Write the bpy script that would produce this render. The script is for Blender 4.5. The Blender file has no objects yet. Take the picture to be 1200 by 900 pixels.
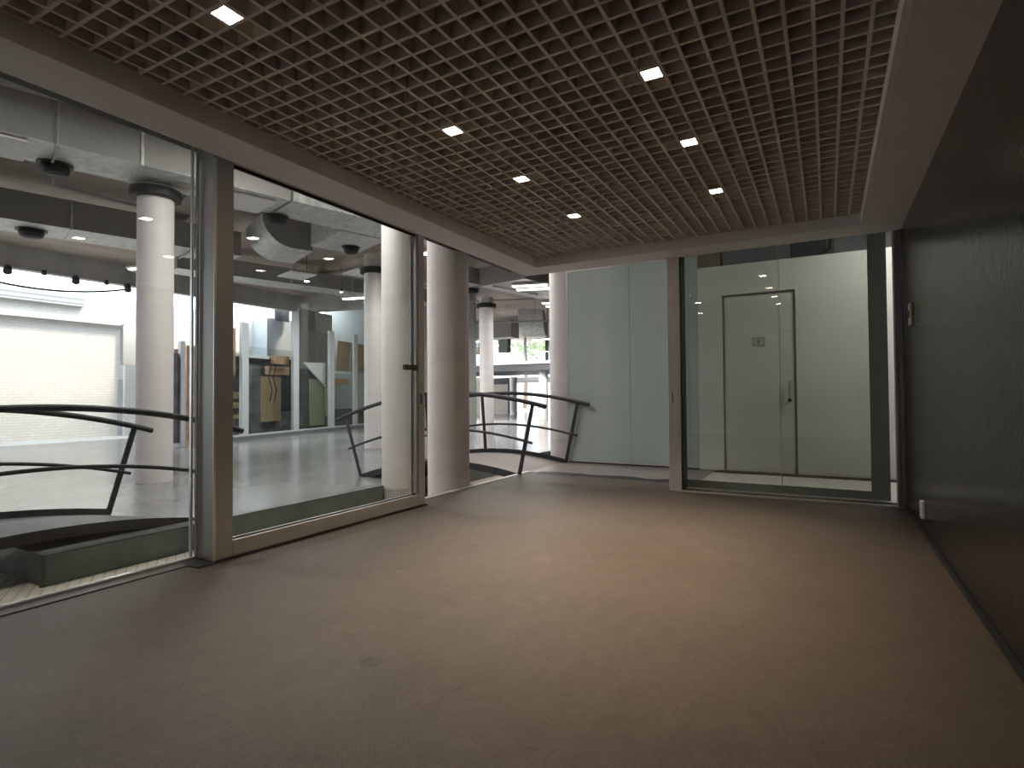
import bpy, bmesh, math, random
from mathutils import Vector, Matrix
random.seed(7)
SC = bpy.context.scene
COL = SC.collection

# ------------------------------------------------------------------ camera, world, lights, exposure
H = 1.05
F = 660.72
yaw, pitch, roll = math.radians(29.226), math.radians(1.1956), math.radians(-0.4023)
fw = Vector((-math.sin(yaw)*math.cos(pitch), math.cos(yaw)*math.cos(pitch), math.sin(pitch)))
rt = Vector((math.cos(yaw), math.sin(yaw), 0)); up = rt.cross(fw)
r2 = math.cos(roll)*rt + math.sin(roll)*up; u2 = -math.sin(roll)*rt + math.cos(roll)*up
cd = bpy.data.cameras.new('camera'); cam = bpy.data.objects.new('camera', cd); COL.objects.link(cam)
m = Matrix((r2, u2, -fw)).transposed().to_4x4(); m.translation = (0, 0, H); cam.matrix_world = m
cd.sensor_fit = 'HORIZONTAL'; cd.sensor_width = 36.0; cd.lens = F/1200*36.0
cd.clip_start = 0.05; cd.clip_end = 400
SC.camera = cam
SC.view_settings.view_transform = 'Standard'; SC.view_settings.look = 'None'
SC.view_settings.exposure = 0.22; SC.view_settings.gamma = 1.0; SC.view_settings.use_curve_mapping = False
SC.cycles.use_denoising = True
SC.cycles.max_bounces = 10; SC.cycles.diffuse_bounces = 5; SC.cycles.glossy_bounces = 5
SC.cycles.transparent_max_bounces = 24; SC.cycles.transmission_bounces = 8
SC.cycles.sample_clamp_indirect = 60.0
SC.cycles.caustics_reflective = False; SC.cycles.caustics_refractive = False

WORLD = 7.0
SPOT_W = 6.8         # each small ceiling light of the room
HALL_W = 230.0         # each hall luminaire
w = bpy.data.worlds.new('sky'); SC.world = w; w.use_nodes = True
bg = w.node_tree.nodes['Background']; bg.inputs[0].default_value = (0.80, 0.90, 1.0, 1); bg.inputs[1].default_value = WORLD

def sun(name, rot, e, ang, col):
    l = bpy.data.lights.new(name, 'SUN'); l.energy = e; l.angle = ang; l.color = col
    o = bpy.data.objects.new(name, l); COL.objects.link(o); o.rotation_euler = rot; return o
# low sun from the room's side, over the roof on to the court wall
sd = Vector((-0.24, -0.35, -0.9))
s_ = sun('sun', (0, 0, 0), 10.0, 0.12, (1.0, 0.86, 0.70)); s_.rotation_euler = sd.to_track_quat('-Z', 'Y').to_euler()

def area(name, loc, sx, sy, watt, col=(1, .86, .68), rot=(0, 0, 0), spread=math.pi):
    l = bpy.data.lights.new(name, 'AREA'); l.shape = 'RECTANGLE'; l.size = sx; l.size_y = sy
    l.energy = watt; l.color = col; l.spread = spread
    o = bpy.data.objects.new(name, l); COL.objects.link(o); o.location = loc; o.rotation_euler = rot; return o

# ------------------------------------------------------------------ materials
def mat(name, col, rough=.6, metal=0., noise=0., nscale=5., bump=0., bscale=60., spec=.5, col2=None, stretch=(1, 1, 1), coat=0.):
    M = bpy.data.materials.new(name); M.use_nodes = True; nt = M.node_tree; b = nt.nodes['Principled BSDF']
    b.inputs['Base Color'].default_value = (*col, 1); b.inputs['Roughness'].default_value = rough
    b.inputs['Metallic'].default_value = metal; b.inputs['Specular IOR Level'].default_value = spec
    b.inputs['Coat Weight'].default_value = coat
    g = nt.nodes.new('ShaderNodeNewGeometry'); mp = nt.nodes.new('ShaderNodeMapping'); mp.inputs['Scale'].default_value = stretch
    nt.links.new(g.outputs['Position'], mp.inputs[0])
    n = nt.nodes.new('ShaderNodeTexNoise'); n.inputs['Scale'].default_value = nscale; n.inputs['Detail'].default_value = 5
    nt.links.new(mp.outputs[0], n.inputs[0])
    c2 = col2 if col2 else tuple(max(0, c*(1-noise)) for c in col)
    r = nt.nodes.new('ShaderNodeMix'); r.data_type = 'RGBA'
    r.inputs[6].default_value = (*c2, 1); r.inputs[7].default_value = (*[min(1, c*(1+noise*.5)) for c in col], 1)
    cr = nt.nodes.new('ShaderNodeMapRange'); cr.inputs[1].default_value = .3; cr.inputs[2].default_value = .7
    nt.links.new(n.outputs[0], cr.inputs[0]); nt.links.new(cr.outputs[0], r.inputs[0]); nt.links.new(r.outputs[2], b.inputs['Base Color'])
    if bump:
        n2 = nt.nodes.new('ShaderNodeTexNoise'); n2.inputs['Scale'].default_value = bscale
        nt.links.new(mp.outputs[0], n2.inputs[0])
        bp = nt.nodes.new('ShaderNodeBump'); bp.inputs['Strength'].default_value = bump; bp.inputs['Distance'].default_value = .01
        nt.links.new(n2.outputs[0], bp.inputs['Height']); nt.links.new(bp.outputs[0], b.inputs['Normal'])
    return M

def emis(name, col, s):
    M = bpy.data.materials.new(name); M.use_nodes = True; nt = M.node_tree; nt.nodes.clear()
    e = nt.nodes.new('ShaderNodeEmission'); o = nt.nodes.new('ShaderNodeOutputMaterial')
    e.inputs[0].default_value = (*col, 1); e.inputs[1].default_value = s; nt.links.new(e.outputs[0], o.inputs[0]); return M

def glass(name, tint, f0=.045, rough=0.0, haze=0.0, hazecol=(.5, .6, .55)):
    M = bpy.data.materials.new(name); M.use_nodes = True; nt = M.node_tree; nt.nodes.clear(); N = nt.nodes.new; L = nt.links.new
    lw = N('ShaderNodeLayerWeight'); lw.inputs[0].default_value = .5
    p = N('ShaderNodeMath'); p.operation = 'POWER'; p.inputs[1].default_value = 5
    q = N('ShaderNodeMath'); q.operation = 'MULTIPLY_ADD'; q.inputs[1].default_value = 1-f0; q.inputs[2].default_value = f0
    L(lw.outputs['Facing'], p.inputs[0]); L(p.outputs[0], q.inputs[0])
    t = N('ShaderNodeBsdfTransparent'); t.inputs[0].default_value = (*tint, 1)
    g = N('ShaderNodeBsdfGlossy'); g.inputs['Roughness'].default_value = rough
    mx = N('ShaderNodeMixShader'); L(q.outputs[0], mx.inputs[0]); L(g.outputs[0], mx.inputs[2])
    if haze:
        d = N('ShaderNodeBsdfDiffuse'); d.inputs[0].default_value = (*hazecol, 1)
        m2 = N('ShaderNodeMixShader'); m2.inputs[0].default_value = haze; L(t.outputs[0], m2.inputs[1]); L(d.outputs[0], m2.inputs[2]); L(m2.outputs[0], mx.inputs[1])
    else: L(t.outputs[0], mx.inputs[1])
    o = N('ShaderNodeOutputMaterial'); L(mx.outputs[0], o.inputs[0]); return M

def room_floor_mat():
    M = bpy.data.materials.new('woven brown vinyl'); M.use_nodes = True; nt = M.node_tree; N = nt.nodes.new; L = nt.links.new
    b = nt.nodes['Principled BSDF']; b.inputs['Roughness'].default_value = .55; b.inputs['Specular IOR Level'].default_value = .35
    g = N('ShaderNodeNewGeometry'); sp = N('ShaderNodeSeparateXYZ'); L(g.outputs['Position'], sp.inputs[0])
    def M_(op, a, bb=None, c=None):
        n = N('ShaderNodeMath'); n.operation = op
        for i, v in enumerate((a, bb, c)):
            if v is None: continue
            if isinstance(v, (int, float)): n.inputs[i].default_value = v
            else: L(v, n.inputs[i])
        return n.outputs[0]
    k = 2*math.pi/.011
    wv = M_('MULTIPLY', M_('SINE', M_('MULTIPLY', sp.outputs[0], k)), M_('SINE', M_('MULTIPLY', sp.outputs[1], k)))
    def noise(s, det=4, sc=(1, 1, 1)):
        mp = N('ShaderNodeMapping'); mp.inputs['Scale'].default_value = sc; L(g.outputs['Position'], mp.inputs[0])
        n = N('ShaderNodeTexNoise'); n.inputs['Scale'].default_value = s; n.inputs['Detail'].default_value = det; L(mp.outputs[0], n.inputs[0]); return n.outputs[0]
    big = noise(1.3, 5); fine = noise(9, 6, (1, .5, 1)); scuff = noise(5.5, 8, (.6, 1.4, 1))
    dust = noise(38, 2)
    v = M_('MULTIPLY_ADD', wv, .34, 1.0)
    v = M_('ADD', v, M_('MULTIPLY_ADD', noise(60, 3, (.25, 1, 1)), .5, -.25)); v = M_('ADD', v, M_('MULTIPLY_ADD', noise(60, 3, (1, .25, 1)), .5, -.25))
    v = M_('ADD', v, M_('MULTIPLY_ADD', big, .5, -.25)); v = M_('ADD', v, M_('MULTIPLY_ADD', fine, .45, -.22))
    sc_ = N('ShaderNodeMapRange'); sc_.inputs[1].default_value = .66; sc_.inputs[2].default_value = .76; L(scuff, sc_.inputs[0])
    du = N('ShaderNodeMapRange'); du.inputs[1].default_value = .74; du.inputs[2].default_value = .80; L(dust, du.inputs[0])
    v = M_('ADD', v, M_('MULTIPLY', sc_.outputs[0], .35)); v = M_('ADD', v, M_('MULTIPLY', du.outputs[0], .35))
    # round stains and pale scuffs worn into the vinyl
    for (x, y, r, amt) in ((-1.593, 1.691, .05, -.35), (-1.05, 1.641, .045, .12), (-2.249, 2.641, .045, .3), (-1.311, 2.655, .05, .3), (-1.36, 2.52, .04, .25), (-1.609, 2.496, .05, .18), (-1.596, 3.286, .08, .2)):
        d = M_('SQRT', M_('ADD', M_('POWER', M_('ADD', sp.outputs[0], -x), 2), M_('POWER', M_('ADD', sp.outputs[1], -y), 2)))
        mr = N('ShaderNodeMapRange'); mr.inputs[1].default_value = r; mr.inputs[2].default_value = r*.75 if amt < 0 else r*.2; L(M_('ADD', d, M_('MULTIPLY_ADD', noise(30, 3), .05, -.025)), mr.inputs[0])
        v = M_('ADD', v, M_('MULTIPLY', mr.outputs[0], amt))
    mx = N('ShaderNodeMix'); mx.data_type = 'RGBA'; mx.blend_type = 'MULTIPLY'; mx.inputs[0].default_value = 1
    mx.inputs[6].default_value = (.086, .068, .053, 1); cb = N('ShaderNodeCombineColor'); [L(v, cb.inputs[i]) for i in range(3)]
    L(cb.outputs[0], mx.inputs[7]); L(mx.outputs[2], b.inputs['Base Color'])
    bp = N('ShaderNodeBump'); bp.inputs['Strength'].default_value = .35; bp.inputs['Distance'].default_value = .002; L(wv, bp.inputs['Height']); L(bp.outputs[0], b.inputs['Normal'])
    return M

def stripes(name, c1, c2, per, axis=(1, 0, 0), rough=.6, width=.12, bump=.3, per2=None, axis2=None):
    """boards / tiles: a darker joint every `per` metres along `axis`"""
    M = bpy.data.materials.new(name); M.use_nodes = True; nt = M.node_tree; N = nt.nodes.new; L = nt.links.new
    b = nt.nodes['Principled BSDF']; b.inputs['Roughness'].default_value = rough
    g = N('ShaderNodeNewGeometry')
    def joint(ax, pr):
        d = N('ShaderNodeVectorMath'); d.operation = 'DOT_PRODUCT'; d.inputs[1].default_value = ax; L(g.outputs['Position'], d.inputs[0])
        a = N('ShaderNodeMath'); a.operation = 'MULTIPLY'; a.inputs[1].default_value = 1/pr; L(d.outputs['Value'], a.inputs[0])
        f = N('ShaderNodeMath'); f.operation = 'FRACT'; L(a.outputs[0], f.inputs[0])
        c = N('ShaderNodeMath'); c.operation = 'LESS_THAN'; c.inputs[1].default_value = width; L(f.outputs[0], c.inputs[0]); return c.outputs[0]
    j = joint(axis, per)
    if per2:
        mxm = N('ShaderNodeMath'); mxm.operation = 'MAXIMUM'; L(j, mxm.inputs[0]); L(joint(axis2, per2), mxm.inputs[1]); j = mxm.outputs[0]
    n = N('ShaderNodeTexNoise'); n.inputs['Scale'].default_value = 6; n.inputs['Detail'].default_value = 4; L(g.outputs['Position'], n.inputs[0])
    mm = N('ShaderNodeMix'); mm.data_type = 'RGBA'; mm.inputs[6].default_value = (*[c*.75 for c in c1], 1); mm.inputs[7].default_value = (*[min(1, c*1.15) for c in c1], 1); L(n.outputs[0], mm.inputs[0])
    mx = N('ShaderNodeMix'); mx.data_type = 'RGBA'; L(j, mx.inputs[0]); L(mm.outputs[2], mx.inputs[6]); mx.inputs[7].default_value = (*c2, 1)
    L(mx.outputs[2], b.inputs['Base Color'])
    bp = N('ShaderNodeBump'); bp.inputs['Strength'].default_value = bump; bp.inputs['Distance'].default_value = -.004; L(j, bp.inputs['Height']); L(bp.outputs[0], b.inputs['Normal'])
    return M

def dark_wall_mat():
    M = bpy.data.materials.new('dark lacquered glass wall'); M.use_nodes = True; nt = M.node_tree; N = nt.nodes.new; L = nt.links.new
    b = nt.nodes['Principled BSDF']; g = N('ShaderNodeNewGeometry')
    def tex(scale, sc, det):
        mp = N('ShaderNodeMapping'); mp.inputs['Scale'].default_value = sc; L(g.outputs['Position'], mp.inputs[0])
        n = N('ShaderNodeTexNoise'); n.inputs['Scale'].default_value = scale; n.inputs['Detail'].default_value = det; n.inputs['Distortion'].default_value = .6; L(mp.outputs[0], n.inputs[0]); return n.outputs[0]
    a = tex(9, (1, 4.5, 1), 4)
    mr = N('ShaderNodeMapRange'); mr.inputs[1].default_value = .56; mr.inputs[2].default_value = .64; L(a, mr.inputs[0])
    # a band of runs half way up the near part of the wall
    sp = N('ShaderNodeSeparateXYZ'); L(g.outputs['Position'], sp.inputs[0])
    z1 = N('ShaderNodeMapRange'); z1.inputs[1].default_value = 2.25; z1.inputs[2].default_value = 2.0; L(sp.outputs[2], z1.inputs[0])
    z2 = N('ShaderNodeMapRange'); z2.inputs[1].default_value = 1.2; z2.inputs[2].default_value = 1.7; L(sp.outputs[2], z2.inputs[0])
    mu = N('ShaderNodeMath'); mu.operation = 'MULTIPLY'; L(z1.outputs[0], mu.inputs[0]); L(z2.outputs[0], mu.inputs[1])
    y1 = N('ShaderNodeMapRange'); y1.inputs[1].default_value = 3.9; y1.inputs[2].default_value = 3.0; L(sp.outputs[1], y1.inputs[0])
    mu1 = N('ShaderNodeMath'); mu1.operation = 'MULTIPLY'; L(mu.outputs[0], mu1.inputs[0]); L(y1.outputs[0], mu1.inputs[1])
    mu2 = N('ShaderNodeMath'); mu2.operation = 'MULTIPLY'; L(mu1.outputs[0], mu2.inputs[0]); L(mr.outputs[0], mu2.inputs[1])
    mx = N('ShaderNodeMix'); mx.data_type = 'RGBA'; L(mu2.outputs[0], mx.inputs[0]); mx.inputs[6].default_value = (.014, .011, .010, 1); mx.inputs[7].default_value = (.004, .003, .003, 1)
    L(mx.outputs[2], b.inputs['Base Color'])
    rr = N('ShaderNodeMapRange'); rr.inputs[3].default_value = .06; rr.inputs[4].default_value = .16; L(tex(14, (1, 3, .6), 3), rr.inputs[0]); L(rr.outputs[0], b.inputs['Roughness'])
    b.inputs['IOR'].default_value = 1.62
    vr = N('ShaderNodeMapRange'); vr.inputs[1].default_value = .40; vr.inputs[2].default_value = .62; vr.inputs[3].default_value = .40; vr.inputs[4].default_value = 1.0
    L(tex(34, (1, 1.5, .40), 5), vr.inputs[0]); L(vr.outputs[0], b.inputs['Specular IOR Level'])
    bp = N('ShaderNodeBump'); bp.inputs['Strength'].default_value = .6; bp.inputs['Distance'].default_value = .004; L(tex(60, (1, 1.6, .45), 3), bp.inputs['Height']); L(bp.outputs[0], b.inputs['Normal'])
    return M

def brick_mat():
    M = bpy.data.materials.new('white painted brick'); M.use_nodes = True; nt = M.node_tree; N = nt.nodes.new; L = nt.links.new
    b = nt.nodes['Principled BSDF']; b.inputs['Roughness'].default_value = .8
    g = N('ShaderNodeNewGeometry'); sp = N('ShaderNodeSeparateXYZ'); L(g.outputs['Position'], sp.inputs[0])
    ad = N('ShaderNodeMath'); ad.operation = 'ADD'; L(sp.outputs[0], ad.inputs[0]); L(sp.outputs[1], ad.inputs[1])
    cb = N('ShaderNodeCombineXYZ'); L(ad.outputs[0], cb.inputs[0]); L(sp.outputs[2], cb.inputs[1])
    t = N('ShaderNodeTexBrick'); t.inputs['Scale'].default_value = 1; t.inputs['Brick Width'].default_value = .26; t.inputs['Row Height'].default_value = .085; t.inputs['Mortar Size'].default_value = .008
    t.inputs['Color1'].default_value = (.80, .79, .77, 1); t.inputs['Color2'].default_value = (.74, .73, .72, 1); t.inputs['Mortar'].default_value = (.64, .63, .62, 1)
    L(cb.outputs[0], t.inputs[0]); L(t.outputs[0], b.inputs['Base Color'])
    return M

WHITE_SOFF = mat('soffit paint', (.84, .82, .83), .7, noise=.05, nscale=2)
GRID = mat('taupe grid', (.72, .66, .60), .6, noise=.08, nscale=3)
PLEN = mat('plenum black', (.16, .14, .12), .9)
FLOOR = room_floor_mat()
ALU = mat('anodised aluminium', (.52, .49, .46), .42, metal=.35, noise=.06, nscale=4, stretch=(1, 1, .1))
ALU_L = mat('pale aluminium', (.62, .58, .56), .4, metal=.2, noise=.05)
SILVER = mat('silver bead', (.80, .80, .82), .28, metal=.6)
BLACK = mat('black gasket', (.012, .012, .012), .6)
MIRRW = dark_wall_mat()
GLASS = glass('clear glass', (.93, .955, .945))
GLASS2 = glass('far clear glass', (.79, .82, .79), haze=.03, hazecol=(.35, .40, .36))
GLASSB = glass('greenish band glass', (.26, .31, .28), haze=.85, hazecol=(.30, .35, .32))
FROST = mat('back painted pale green glass', (.50, .59, .55), .06, noise=.04, nscale=1.5, spec=.5)
FROST2 = mat('teal edge glass', (.26, .40, .35), .1)
CONC = mat('concrete ceiling', (.46, .385, .33), .85, noise=.3, nscale=1.2, bump=.2, bscale=12, stretch=(1, .4, 1))
CONCG = mat('grey concrete beam', (.50, .49, .48), .85, noise=.22, nscale=1.6, bump=.2, bscale=14, stretch=(1, 1, .4))
HALLF = mat('polished concrete', (.235, .235, .24), .20, noise=.38, nscale=.8, spec=.5, stretch=(1, .45, 1))
CHANF = stripes('ribbed beige decking', (.50, .44, .36), (.28, .24, .19), .075, (.5, .866, 0), .7, .14)
PLANK = stripes('grey brown plank floor', (.22, .19, .18), (.10, .085, .08), .14, (0, 1, 0), .5, .06)
PALEF = mat('pale corridor floor', (.58, .54, .50), .4, noise=.08, nscale=3)
BROWNF = mat('brown floor strip', (.07, .05, .04), .9, noise=.2, spec=.1)
FASC = mat('green glass fascia', (.13, .18, .165), .08, noise=.35, nscale=2.5, spec=.6)
COPE = mat('dark coping', (.06, .06, .06), .5)
COLP = mat('white column paint', (.78, .735, .715), .55, noise=.05, nscale=2, bump=.06, bscale=8, stretch=(.2, .2, 3))
MOSA = stripes('mosaic tile', (.62, .58, .55), (.32, .30, .28), .04, (.7071, .7071, 0), .35, .16, .3, .04, (0, 0, 1))
DARKC = mat('black rubber collar', (.02, .02, .022), .6, noise=.3)
STEEL = mat('dark painted steel', (.045, .045, .048), .5, noise=.3, nscale=12, spec=.3)
DECK = mat('grey deck boards', (.085, .083, .087), .6, noise=.25, nscale=5)
DECKP = mat('pinkish deck boards', (.26, .22, .21), .6, noise=.18, nscale=4, stretch=(.3, 2, 1))
GALV = mat('galvanised duct', (.68, .68, .66), .45, metal=.2, noise=.28, nscale=9)
GALVD = mat('dark grey duct', (.31, .30, .285), .75, noise=.1, nscale=30)  # darker, duller grey than the sheets on the duct undersides
PIPE = mat('grey pipe', (.42, .40, .38), .5, metal=.2)
PIPEO = mat('brownish pipe', (.36, .27, .21), .6)
WHITEP = mat('white panel', (.82, .80, .77), .6, noise=.03)
WALLW = mat('corridor white wall', (.74, .735, .70), .6, noise=.03, nscale=1)
DOORM = mat('off white door', (.70, .70, .665), .5, noise=.03)
SHAD = mat('door gap', (.38, .37, .34), .6)
BRICK = brick_mat()
MULL = mat('white mullion', (.50, .51, .53), .45, noise=.04)
WOODO = mat('raw chipboard', (.46, .28, .18), .75, noise=.25, nscale=5)
PLY = mat('plywood', (.36, .25, .15), .7, noise=.2, nscale=3, stretch=(1, 1, .2))
YEL = mat('yellow timber', (.44, .37, .20), .7, noise=.2, nscale=4)
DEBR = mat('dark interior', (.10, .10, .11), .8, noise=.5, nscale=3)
GREYW = mat('blue grey render', (.50, .52, .55), .7, noise=.08)
CURT = stripes('striped blind', (.40, .40, .36), (.28, .27, .24), .22, (1, .2, 0), .7, .3)
GREENP = mat('green yellow panel', (.24, .27, .17), .6, noise=.12)
LOUV = stripes('louvre', (.60, .62, .66), (.30, .31, .34), .14, (0, 0, 1), .6, .35)
OFFW = mat('outside render', (.72, .74, .76), .8, noise=.05)
GROUND = mat('outside paving', (.55, .55, .54), .8, noise=.1)
LEAF = mat('tree leaves', (.34, .38, .24), .7, noise=.4, nscale=4)
BARK = mat('bark', (.14, .10, .07), .9, noise=.3)
BROND = mat('brown door', (.40, .34, .27), .5, noise=.1)
ORANGE = mat('orange panel', (.85, .42, .08), .6)
BRASS = mat('aged brass plate', (.50, .44, .30), .4, metal=.4, noise=.2)
BRNL = mat('brown latch', (.10, .075, .06), .5, noise=.3, nscale=40)
CHROME = mat('satin steel', (.42, .42, .42), .3, metal=.9)
MARK = mat('door sign grey', (.22, .23, .22), .5)
E_SPOT = emis('warm lamp face', (1.0, .84, .64), 40)
E_TUBE = emis('tube', (1.0, .90, .78), 10)
E_LED = emis('cool led', (.9, .95, 1.0), 60)

# ------------------------------------------------------------------ mesh helpers
class MB:
    def __init__(s): s.b = bmesh.new()
    def box(s, x0, x1, y0, y1, z0, z1):
        v = [s.b.verts.new(p) for p in ((x0, y0, z0), (x1, y0, z0), (x1, y1, z0), (x0, y1, z0), (x0, y0, z1), (x1, y0, z1), (x1, y1, z1), (x0, y1, z1))]
        for f in ((0, 3, 2, 1), (4, 5, 6, 7), (0, 1, 5, 4), (1, 2, 6, 5), (2, 3, 7, 6), (3, 0, 4, 7)): s.b.faces.new([v[i] for i in f])
        return s
    def obox(s, o, u, v, wd, a0, a1, b0, b1, c0, c1):
        """box in the frame o + a*u + b*v + c*wd"""
        o, u, v, wd = map(Vector, (o, u, v, wd)); P = []
        for c in (c0, c1):
            for a, b in ((a0, b0), (a1, b0), (a1, b1), (a0, b1)): P.append(s.b.verts.new(o+u*a+v*b+wd*c))
        for f in ((0, 3, 2, 1), (4, 5, 6, 7), (0, 1, 5, 4), (1, 2, 6, 5), (2, 3, 7, 6), (3, 0, 4, 7)): s.b.faces.new([P[i] for i in f])
        return s
    def tube(s, pts, r, n=12, cap=True, r1=None):
        pts = [Vector(p) for p in pts]; rings = []; N = len(pts); prev = None
        for i, p in enumerate(pts):
            t = (pts[min(i+1, N-1)]-pts[max(i-1, 0)]).normalized()
            a = prev if prev is not None else (Vector((0, 0, 1)) if abs(t.z) < .9 else Vector((1, 0, 0)))
            a = (a - t*a.dot(t)).normalized(); prev = a; c = t.cross(a)
            rr = r if r1 is None else r+(r1-r)*i/(N-1)
            rings.append([s.b.verts.new(p+(a*math.cos(k*2*math.pi/n)+c*math.sin(k*2*math.pi/n))*rr) for k in range(n)])
        for i in range(N-1):
            for k in range(n): s.b.faces.new((rings[i][k], rings[i][(k+1) % n], rings[i+1][(k+1) % n], rings[i+1][k]))
        if cap: s.b.faces.new(rings[0][::-1]); s.b.faces.new(rings[-1])
        return s
    def lathe(s, cx, cy, prof, n=48):
        rings = [[s.b.verts.new((cx+r*math.cos(k*2*math.pi/n), cy+r*math.sin(k*2*math.pi/n), z)) for k in range(n)] for r, z in prof]
        for i in range(len(prof)-1):
            for k in range(n): s.b.faces.new((rings[i][k], rings[i][(k+1) % n], rings[i+1][(k+1) % n], rings[i+1][k]))
        s.b.faces.new(rings[0][::-1]); s.b.faces.new(rings[-1]); return s
    def prism(s, poly, ext):
        """poly: list of 3D points, extruded by vector ext"""
        e = Vector(ext); a = [s.b.verts.new(p) for p in poly]; b = [s.b.verts.new(Vector(p)+e) for p in poly]; n = len(poly)
        s.b.faces.new(a[::-1]); s.b.faces.new(b)
        for i in range(n): s.b.faces.new((a[i], a[(i+1) % n], b[(i+1) % n], b[i]))
        return s
    def build(s, name, m, parent=None, bevel=0., smooth=False):
        bmesh.ops.recalc_face_normals(s.b, faces=s.b.faces)
        me = bpy.data.meshes.new(name); s.b.to_mesh(me); s.b.free(); me.materials.append(m)
        o = bpy.data.objects.new(name, me); COL.objects.link(o)
        if smooth:
            for p in me.polygons: p.use_smooth = True
            md = o.modifiers.new('es', 'EDGE_SPLIT'); md.split_angle = math.radians(40)
        if bevel:
            md = o.modifiers.new('bevel', 'BEVEL'); md.width = bevel; md.segments = 2; md.limit_method = 'ANGLE'
        if parent is not None:
            o.parent = parent; o.matrix_parent_inverse = Matrix.Translation(-parent.location)
        return o
def thing(name, label, cat, loc=(0, 0, 0), group=None):
    o = bpy.data.objects.new(name, None); COL.objects.link(o); o.location = loc; o['label'] = label; o['category'] = cat
    o.empty_display_size = .1
    if group: o['group'] = group
    return o
def tag(o, label, cat, group=None):
    o['label'] = label; o['category'] = cat
    if group: o['group'] = group
    return o
def struct(o, label, cat):
    o['kind'] = 'structure'; o['label'] = label; o['category'] = cat; return o
def box(*a): return MB().box(*a)

# ------------------------------------------------------------------ the room shell
ZC = 2.549; ZG = 2.655
struct(box(-3.66, .61, -2.4, 6.94, -.12, 0).build('floor', FLOOR), 'brown woven vinyl floor of the near room, worn and spotted', 'floor')
struct(box(-3.66, .61, 6.94, 8.3, -.12, -.004).build('corridor_floor', PLANK), 'grey plank floor between the mat edge and the frosted glass wall', 'floor')
struct(box(-1.36, 1.6, 6.62, 7.95, -.003, .004).build('corridor_floor', PALEF), 'pale floor of the corridor behind the far glass', 'floor')
struct(box(-1.36, 1.6, 7.95, 8.2, -.003, .006).build('corridor_floor', BROWNF), 'brown strip of floor along the foot of the white corridor wall', 'floor')
struct(box(.61, 1.6, 6.55, 8.3, -.12, -.004).build('corridor_floor', PLANK), 'corridor floor running on behind the dark wall', 'floor')
struct(MB().box(-3.66, 6, -8, 12.25, -.57, -.125).build('leak_block_base', CONCG), 'base added under the room floor to stop skylight leaking in', 'base')  # added slab, blocks sky light leaking in below the floor
# curled edge of the mat
mb = MB(); n = 40
pts = []
for i in range(n+1):
    x = -3.45 + i*(2.0/n); y = 6.93 + .02*math.sin(i*.55) + .012*math.sin(i*1.7); pts.append((x, y))
for i in range(n):
    (xa, ya), (xb, yb) = pts[i], pts[i+1]; za = .012+.012*abs(math.sin(i*.21)); zb = .012+.012*abs(math.sin((i+1)*.21))
    v = [mb.b.verts.new(p) for p in ((xa, ya-.12, .0015), (xb, yb-.12, .0015), (xb, yb, zb), (xa, ya, za))]; mb.b.faces.new(v)
    v2 = [mb.b.verts.new(p) for p in ((xa, ya, za), (xb, yb, zb), (xb, yb+.004, zb-.012), (xa, ya+.004, za-.012))]; mb.b.faces.new(v2)
struct(mb.build('trim_1', BLACK), 'curled dark edge of the vinyl floor before the planks', 'edge')

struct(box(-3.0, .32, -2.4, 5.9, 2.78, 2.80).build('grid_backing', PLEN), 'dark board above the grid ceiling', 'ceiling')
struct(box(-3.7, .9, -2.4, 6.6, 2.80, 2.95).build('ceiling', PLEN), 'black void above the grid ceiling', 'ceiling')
struct(box(.61, .75, -2.4, 6.30, -.12, 2.95).build('wall_right', MIRRW), 'dark lacquered glossy wall with runs, right of the room', 'wall')
struct(box(-3.7, .75, -2.55, -2.4, -.12, 2.95).build('wall_back', WHITE_SOFF), 'wall behind the camera', 'wall')
mb = box(.5995, .6095, -2.4, 6.25, .0, .035)
struct(mb.build('baseboard_right', BLACK), 'low black skirting of the dark wall', 'baseboard')
struct(box(.583, .587, -2.4, 6.2, .0, .003).build('trim_2', BRNL).__class__ and bpy.data.objects['trim_2'], 'thin metal edge strip of the floor along the dark wall', 'trim')

# ceiling grid
PT = .110; X0, X1 = -2.95, .303; Y0, Y1 = -1.568, 5.88
T = .008
LP = [(-.742, 2.777), (-.742, 3.657), (-.742, 4.647), (-.742, 1.897), (-1.952, 2.777), (-1.952, 3.657), (-1.952, 4.647), (-2.172, 1.457)]
mb = MB()
for i in range(30):
    x = X1-PT*i; mb.box(x-T, x+T, Y0, Y1, ZG, ZG+.10)
for j in range(-39, 29):
    y = 2.722+PT*j; mb.box(X0, X1, y-T, y+T, ZG+.0004, ZG+.0996)
mb.box(X0, X1, Y1-.010, Y1, ZG+.0006, ZG+.10); mb.box(X0, X0+.008, Y0, Y1, ZG+.0006, ZG+.10)
struct(mb.build('ceiling_grid', GRID), 'taupe open cell grid ceiling over the room', 'ceiling')
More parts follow.
